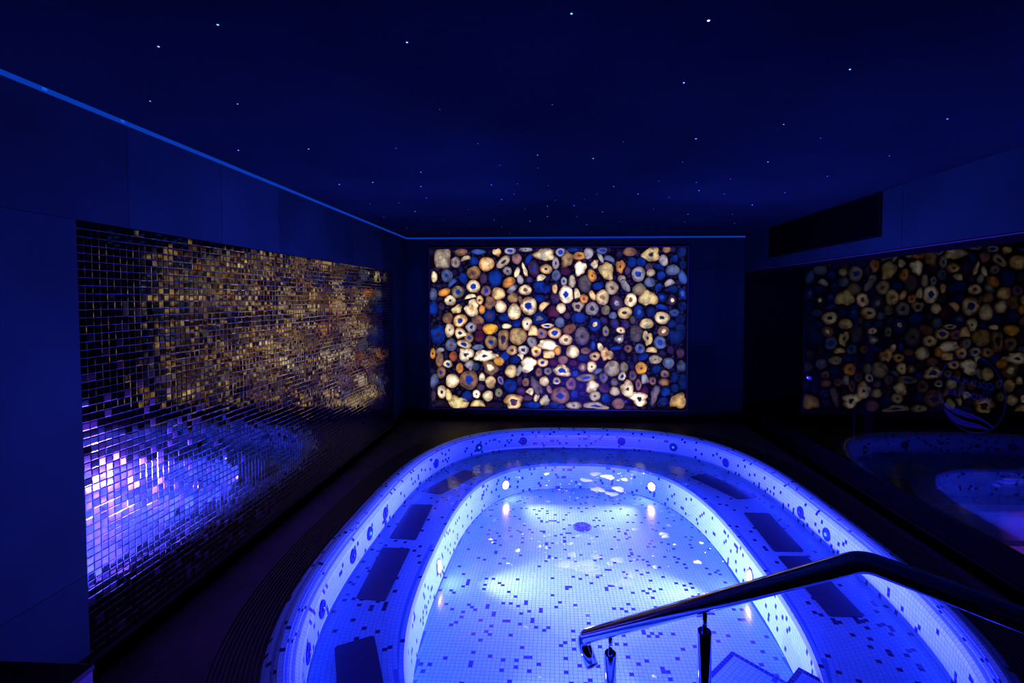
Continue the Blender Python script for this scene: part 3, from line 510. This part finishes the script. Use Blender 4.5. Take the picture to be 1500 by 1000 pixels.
# underwater lamps: ring, glowing lens and its light
LENS = mat('lamp_lens', (.8,.85,1), .2, emis=(.11,.05,1.0), estr=600)
v, f = lathe_data([(.052,-.004), (.052,.006), (.044,.009), (.038,.006)], 26); ring_me = mesh('lamp_ring', v, f, mat('lamp_ring', (.5,.55,.7), .25, .7))
v, f = lathe_data([(.038,.002), (.036,.008), (.024,.011), (.008,.012)], 22); lens_me = mesh('lens', v, f, LENS, True)
def lamp(px, py, z, power=1.0):
    i = int(np.argmin(np.hypot(INN.P[:,0]-px, INN.P[:,1]-py))); nn = INN.Nn[i]; p = INN.P[i] + nn*(.012 + (Z_SEAT-.012-z)*.1 + .001)
    M = Matrix.Translation(Vector(-pl)) @ aim((nn[0], nn[1], .09), (p[0], p[1], z))
    o = obj('underwater_lamp', ring_me, pool); o.matrix_basis = M; obj('lens', lens_me, o)
    li = D.lights.new('lamp_light', 'AREA'); li.shape = 'DISK'; li.size = .07; li.color = LAMP_COLOR; li.energy = LAMP_POWER*power; li.spread = math.radians(LAMP_SPREAD)
    q = D.objects.new('lamp_light', li); COL.objects.link(q); q.parent = o
    d = M.to_3x3().inverted() @ Vector((nn[0], nn[1], LAMP_TILT)); q.location = (0, 0, .016); q.rotation_euler = d.to_track_quat('-Z', 'Y').to_euler()
for a in ((-.46, 4.76), (.95, 4.76), (-.80, 3.28), (1.33, 3.24), (-.42, 1.85, .4), (.60, 1.60, .4)): lamp(*a[:2], -.33, *a[2:])
# water and foam
q = OUT.at(np.arange(300)/300, .108); WATER = clear_glass('water', 1.33, (.80,.96,1.0), .05, .30, 8, under=.35, boost=.75, backscatter=.04)
obj('water', mesh('water', [(p[0], p[1], Z_WATER) for p in q], [tuple(range(300))], WATER), None, 'clear still water filling the oval whirlpool bath', 'water', None, 'stuff')
FOAMM = D.materials.new('foam'); FOAMM.use_nodes = True; FOAMM.node_tree.nodes.clear()
fo, fm = N(FOAMM, 'ShaderNodeOutputMaterial'), N(FOAMM, 'ShaderNodeMixShader'); ft, fl_ = N(FOAMM, 'ShaderNodeBsdfTransparent'), N(FOAMM, 'ShaderNodeBsdfTranslucent')
fl_.inputs[0].default_value = (.42,.88,1,1); fm.inputs[0].default_value = .28
L(FOAMM, ft.outputs[0], fm.inputs[1]); L(FOAMM, fl_.outputs[0], fm.inputs[2]); L(FOAMM, fm.outputs[0], fo.inputs[0])
FOAM = [(0.176,3.033,0.148,0.073),(0.25,2.982,0.068,0.062),(0.13,3.171,0.036,0.044),(0.425,3.117,0.045,0.051),(0.486,2.948,0.029,0.054),(0.446,2.874,0.049,0.066),(0.378,2.85,0.033,0.05),(0.296,3.153,0.032,0.043),(0.367,3.073,0.026,0.033),(0.064,3.037,0.052,0.04),(0.223,3.075,0.053,0.05),(0.414,4.665,0.06,0.094),(0.525,4.597,0.072,0.073),(0.31,4.501,0.064,0.052),(0.387,4.292,0.055,0.064),(0.589,4.301,0.067,0.08),(0.515,4.192,0.06,0.061),(0.439,4.264,0.043,0.047),(0.678,4.534,0.039,0.035),(0.611,3.894,0.028,0.039),(0.803,3.48,0.035,0.043),(0.808,3.441,0.029,0.031),(0.863,3.866,0.022,0.039),(-0.426,4.984,0.05,0.086),(-0.331,5.303,0.053,0.073),(-0.659,5.017,0.036,0.055),(-0.767,5.012,0.05,0.066),(-0.937,4.838,0.035,0.041),(-0.418,4.984,0.043,0.064),(-0.592,5.063,0.029,0.044),(-1.13,4.618,0.027,0.038),(-0.803,4.337,0.037,0.05),(-0.867,4.046,0.041,0.058),(-0.429,3.656,0.037,0.047),(-0.827,3.937,0.023,0.027),(0.009,4.94,0.042,0.063),(0.22,5.097,0.058,0.044),(1.123,4.807,0.034,0.04),(1.212,4.439,0.025,0.035),(0.943,3.796,0.022,0.038),(1.075,3.79,0.021,0.025),(-0.064,4.645,0.033,0.056),(-0.238,3.208,0.023,0.036),(-0.091,3.269,0.019,0.028),(0.121,3.315,0.024,0.028),(0.608,3.545,0.025,0.033),(0.873,3.61,0.02,0.034),(0.939,3.114,0.027,0.035),(0.278,2.746,0.02,0.026),(-0.037,2.732,0.02,0.026),(0.653,3.046,0.022,0.024),(0.368,2.686,0.019,0.025),(0.492,2.631,0.019,0.024),(-0.139,2.439,0.021,0.021),(0.118,2.676,0.023,0.025),(0.187,2.561,0.018,0.023),(-0.452,2.85,0.017,0.022),(0.622,2.551,0.022,0.023),(0.573,2.758,0.016,0.027)]
V = []; F = []
def blob(x, y, rx, ry, z=Z_WATER, th=.004, n=14):
    ph = [random.uniform(0, 2*PI) for _ in range(3)]; b = len(V)
    for sc_, h_ in ((1, .0005), (.8, th*.8)):
        for k in range(n):
            t = 2*PI*k/n; g = 1 + .18*math.sin(2*t+ph[0]) + .14*math.sin(3*t+ph[1]) + .08*math.sin(5*t+ph[2])
            V.append((x + rx*g*math.cos(t)*sc_, y + ry*g*math.sin(t)*sc_, z + h_))
    V.append((x, y, z+th))
    for k in range(n): F.append((b+k, b+(k+1)%n, b+n+(k+1)%n, b+n+k)); F.append((b+n+k, b+n+(k+1)%n, b+2*n))
for x, y, rx, ry in FOAM: blob(x, y, rx*.85, min(ry, rx)*.85)
for _ in range(420):
    x0, y0, sx, sy = random.choice(((.13,3.1,.22,.35),(.13,3.1,.22,.35),(.35,4.5,.35,.3),(-.4,4.9,.5,.25),(.3,5.2,.7,.12),(.3,3.4,.6,.8)))
    x, y = random.gauss(x0, sx), random.gauss(y0, sy); r = abs(random.gauss(0, .006)) + .002
    if OUT.f(np.array([x, y]), -.15) < 1: blob(x, y, r, r*random.uniform(.6, 1), n=8, th=.002)
obj('foam', mesh('foam', V, F, FOAMM, True), None, 'scattered pale foam flecks and bubbles floating on the water', 'foam', None, 'stuff')
# overflow grate: dark bars that run round the rim
gr = thing('overflow_grate', 'dark overflow grate of thin bars running round the rim of the bath', 'grate', (.325, 3.45, 0))
GB = mat('grate_bar', (.010,.010,.012), .5)
for k in range(11):
    d = -.062 - .0185*k
    v, f = sweep(OUT, [(d, -.006), (d, .001), (d-.010, .001), (d-.010, -.006)], 200); obj('grate_bar', mesh('grate_bar', to_pool(v), f, GB), gr)
# ================================================================== HANDRAIL
hr = thing('handrail', 'polished steel handrail leading down into the bath', 'handrail', (.48, 1.47, -.2)); hl = Vector(hr.location)
A, B = Vector((.779, 1.227, .883)), Vector((.132, 1.841, .230)); dr_ = (B-A).normalized()
path = round_path([(1.91, -.10, .879), A, B + dr_*.030, B + dr_*.030 + Vector((.035,-.045,-.075))], [.035, .042], 12)
v, f = tube_data([p - hl for p in path], .026, 24); obj('rail', mesh('rail', v, f, CHROME, True), hr)
e = path[-1]; dd = (path[-1]-path[-2]).normalized(); v, f = lathe_data([(.026,0), (.0265,.003), (.023,.008), (.006,.009)], 24)
o = obj('end_cap', mesh('end_cap', v, f, CHROME, True), hr); o.matrix_basis = Matrix.Translation(-hl) @ aim(dd, e)
def post(t, zb, P=None):
    c = A + (B-A)*t if P is None else Vector(P); top = c.z - .088
    v, f = tube_data([Vector((c.x, c.y, zb)) - hl, Vector((c.x, c.y, top-.004)) - hl, Vector((c.x, c.y, top)) - hl], [.022, .022, .0205], 20); po = obj('post', mesh('post', v, f, CHROME, False), hr)
    for p in po.data.polygons: p.use_smooth = len(p.vertices) == 4
    v, f = tube_data([Vector((c.x, c.y, top-.002)) - hl, Vector((c.x, c.y, c.z-.014)) - hl], .0078, 14); obj('pin', mesh('pin', v, f, CHROME, True), po)
    v, f = lathe_data([(.040,0), (.040,.006), (.030,.010), (.019,.011)], 24); fl = obj('base_flange', mesh('base_flange', v, f, CHROME), po); fl.location = Vector((c.x, c.y, zb)) - hl
post(.463, Z_SEAT); post(.872, Z_SEAT); post(0, -.006, (1.45, .43, .880))
# ================================================================== GLASS PARTITION AND ITS STICKER
gp = thing('glass_partition', 'dark glass partition along the right wall mirroring the pool and stone panel', 'glass wall', (XR, 2.4, GZ0))
GLASS = clear_glass('partition_glass', 1.52, (.72,.74,.78), 0, boost=.75)
js = [YF, -.49, 1.69, 3.87, YB-.012]
for a, b in zip(js[:-1], js[1:]): box('pane', XR+.004, XR+.014, a+.0015, b-.0015, GZ0, GZ1-.035, GLASS, gp)
box('head_rail', XR-.002, XR+.03, YF, YB-.012, GZ1-.04, GZ1-.001, BLACK, gp)
box('sill_rail', XR+.001, XR+.03, YF, YB-.012, GZ0-.004, GZ0+.012, BLACK, gp)
for y in js[1:-1]: box('joint_seal', XR+.004, XR+.014, y-.0015, y+.0015, GZ0+.012, GZ1-.04, mat('seal', (.002,.003,.004), .8, spec=0), gp)
STK = mat('frosted_film', (.006,.011,.012), .8, spec=0)
sk = thing('glass_sticker', 'round frosted sticker with waves and reversed lettering on the right glass', 'sticker', (XR+.0165, 2.845, .998)); sl = Vector(sk.location)
def strip(name, up_, lo_, th=.0008, n=40):
    V = []; F = []
    for i in range(n+1):
        t = i/n
        for (y, z) in (up_(t), lo_(t)): V += [(0, y, z), (th, y, z)]
    for i in range(n):
        a, b = 4*i, 4*i+4; F += [(a, b, b+2, a+2), (a+1, a+3, b+3, b+1), (a, a+1, b+1, b), (a+2, b+2, b+3, a+3)]
    return obj(name, mesh(name, V, F, STK), sk)
Rk = .221
strip('circle', lambda t: (Rk*math.cos(2*PI*t), Rk*math.sin(2*PI*t)), lambda t: ((Rk-.0035)*math.cos(2*PI*t), (Rk-.0035)*math.sin(2*PI*t)), n=72)
def wave(xs, up_, xl, lo_):
    a, e = min(xs[0], xl[0]), max(xs[-1], xl[-1])
    def edge(px, pz): 
        def f_(t):
            x = a + (e-a)*t; z = float(np.interp(x, px, pz)); k = min(1, .985/math.hypot(x, z)); return (-x*k*Rk, z*k*Rk)
        return f_
    strip('wave', edge(xs, up_), edge(xl, lo_))
wave([-.90,-.82,-.6,-.2,.1,.4,.75], [-.34,-.40,-.47,-.50,-.505,-.56,-.70], [-.90,-.76,-.4,0,.25,.5,.75], [-.36,-.53,-.63,-.645,-.61,-.64,-.75])
wave([-.80,-.72,-.4,-.1,.3,.64], [-.55,-.58,-.70,-.74,-.72,-.79], [-.80,-.66,-.35,0,.34,.64], [-.58,-.75,-.89,-.885,-.82,-.80])
def lettering(txt, size, y, z):
    cu = D.curves.new('lettering', 'FONT'); cu.body = txt; cu.size = size; cu.align_x = 'CENTER'; cu.extrude = .0004
    t = D.objects.new('lettering', cu); COL.objects.link(t); bpy.context.view_layer.update(); dg = bpy.context.evaluated_depsgraph_get()
    me = D.meshes.new_from_object(t.evaluated_get(dg)); D.objects.remove(t)
    me.materials.clear(); me.materials.append(STK)
    o = obj('lettering', me, sk); o.matrix_basis = Matrix(((0,0,1,0),(1,0,0,y),(0,1,0,z),(0,0,0,1)))
    return o
lettering('COLD PLACE', .053, .005, .045); lettering('WROOM RE', .053, .005, -.03)
# purple lamp in the neighbouring room
pu = thing('purple_spotlight', 'purple spotlight lighting the floor behind the glass', 'spotlight', (3.7, 2.65, ZC))
v, f = lathe_data([(.03,-.10), (.045,-.10), (.045,-.01), (.05,0)], 20); obj('housing', mesh('housing', v, f, BLACK), pu)
li = D.lights.new('purple_light', 'SPOT'); li.energy = 600; li.color = (.32,.05,1.0); li.spot_size = math.radians(50); li.spot_blend = .15; li.shadow_soft_size = .03
q = D.objects.new('purple_light', li); COL.objects.link(q); q.parent = pu; q.location = (0,0,-.11)
# ================================================================== VENT
ve = thing('vent_grille', 'long black ventilation grille high on the right wall', 'vent', (XR, 4.5, 2.15))
box('back_plate', XR-.001, XR+.004, 3.614, 5.394, 1.992, ZC-.004, mat('vent_black', (.0003,.0003,.0004), .9, spec=0), ve)
for a in ((3.60,3.618,1.985,ZC-.002), (5.39,5.408,1.985,ZC-.002), (3.618,5.39,1.985,1.999), (3.618,5.39,ZC-.014,ZC-.002)):
    box('frame', XR-.010, XR+.004, *a, BLACK, ve)
me = mesh('slat', *box_data(-.009, .0, -.886, .886, -.0012, .0012), BLACK)
for k in range(14):
    o = obj('slat', me, ve); o.location = (0, .004, 2.010+k*.0215-2.15); o.rotation_euler.y = math.radians(-28)
# ================================================================== BENCH BY THE LEFT WALL
bn = thing('bench', 'low dark bench against the left wall in the near corner', 'bench', (-1.63, .6, 0))
box('body', XL+.002, -1.408, -.2, 1.384, -.006, .40, mat('bench_side', (.012,.012,.014), .5, spec=.1), bn)
box('seat', XL+.002, -1.404, -.204, 1.388, .40, .42, mat('bench_top_shaded', (.0016,.0016,.002), .7, spec=.08), bn, bevel=.004)  # little light reaches the top; that shade is put into its darker colour
# small standby light on the glass
sb = thing('standby_light', 'tiny blue standby light in a small box near the left end of the glass', 'light', (XR-.001, 4.54, .81))
box('box', XR-.012, XR+.003, 4.50, 4.56, .795, .825, mat('standby_box', (.02,.025,.05), .5), sb)
v, f = lathe_data([(.005,0), (.004,.003), (.002,.004)], 12); o = obj('diode', mesh('diode', v, f, mat('diode', (.1,.2,.5), .4, emis=(.15,.35,1), estr=4)), sb); o.matrix_basis = aim((-1,0,0), (-.011, 0, 0))
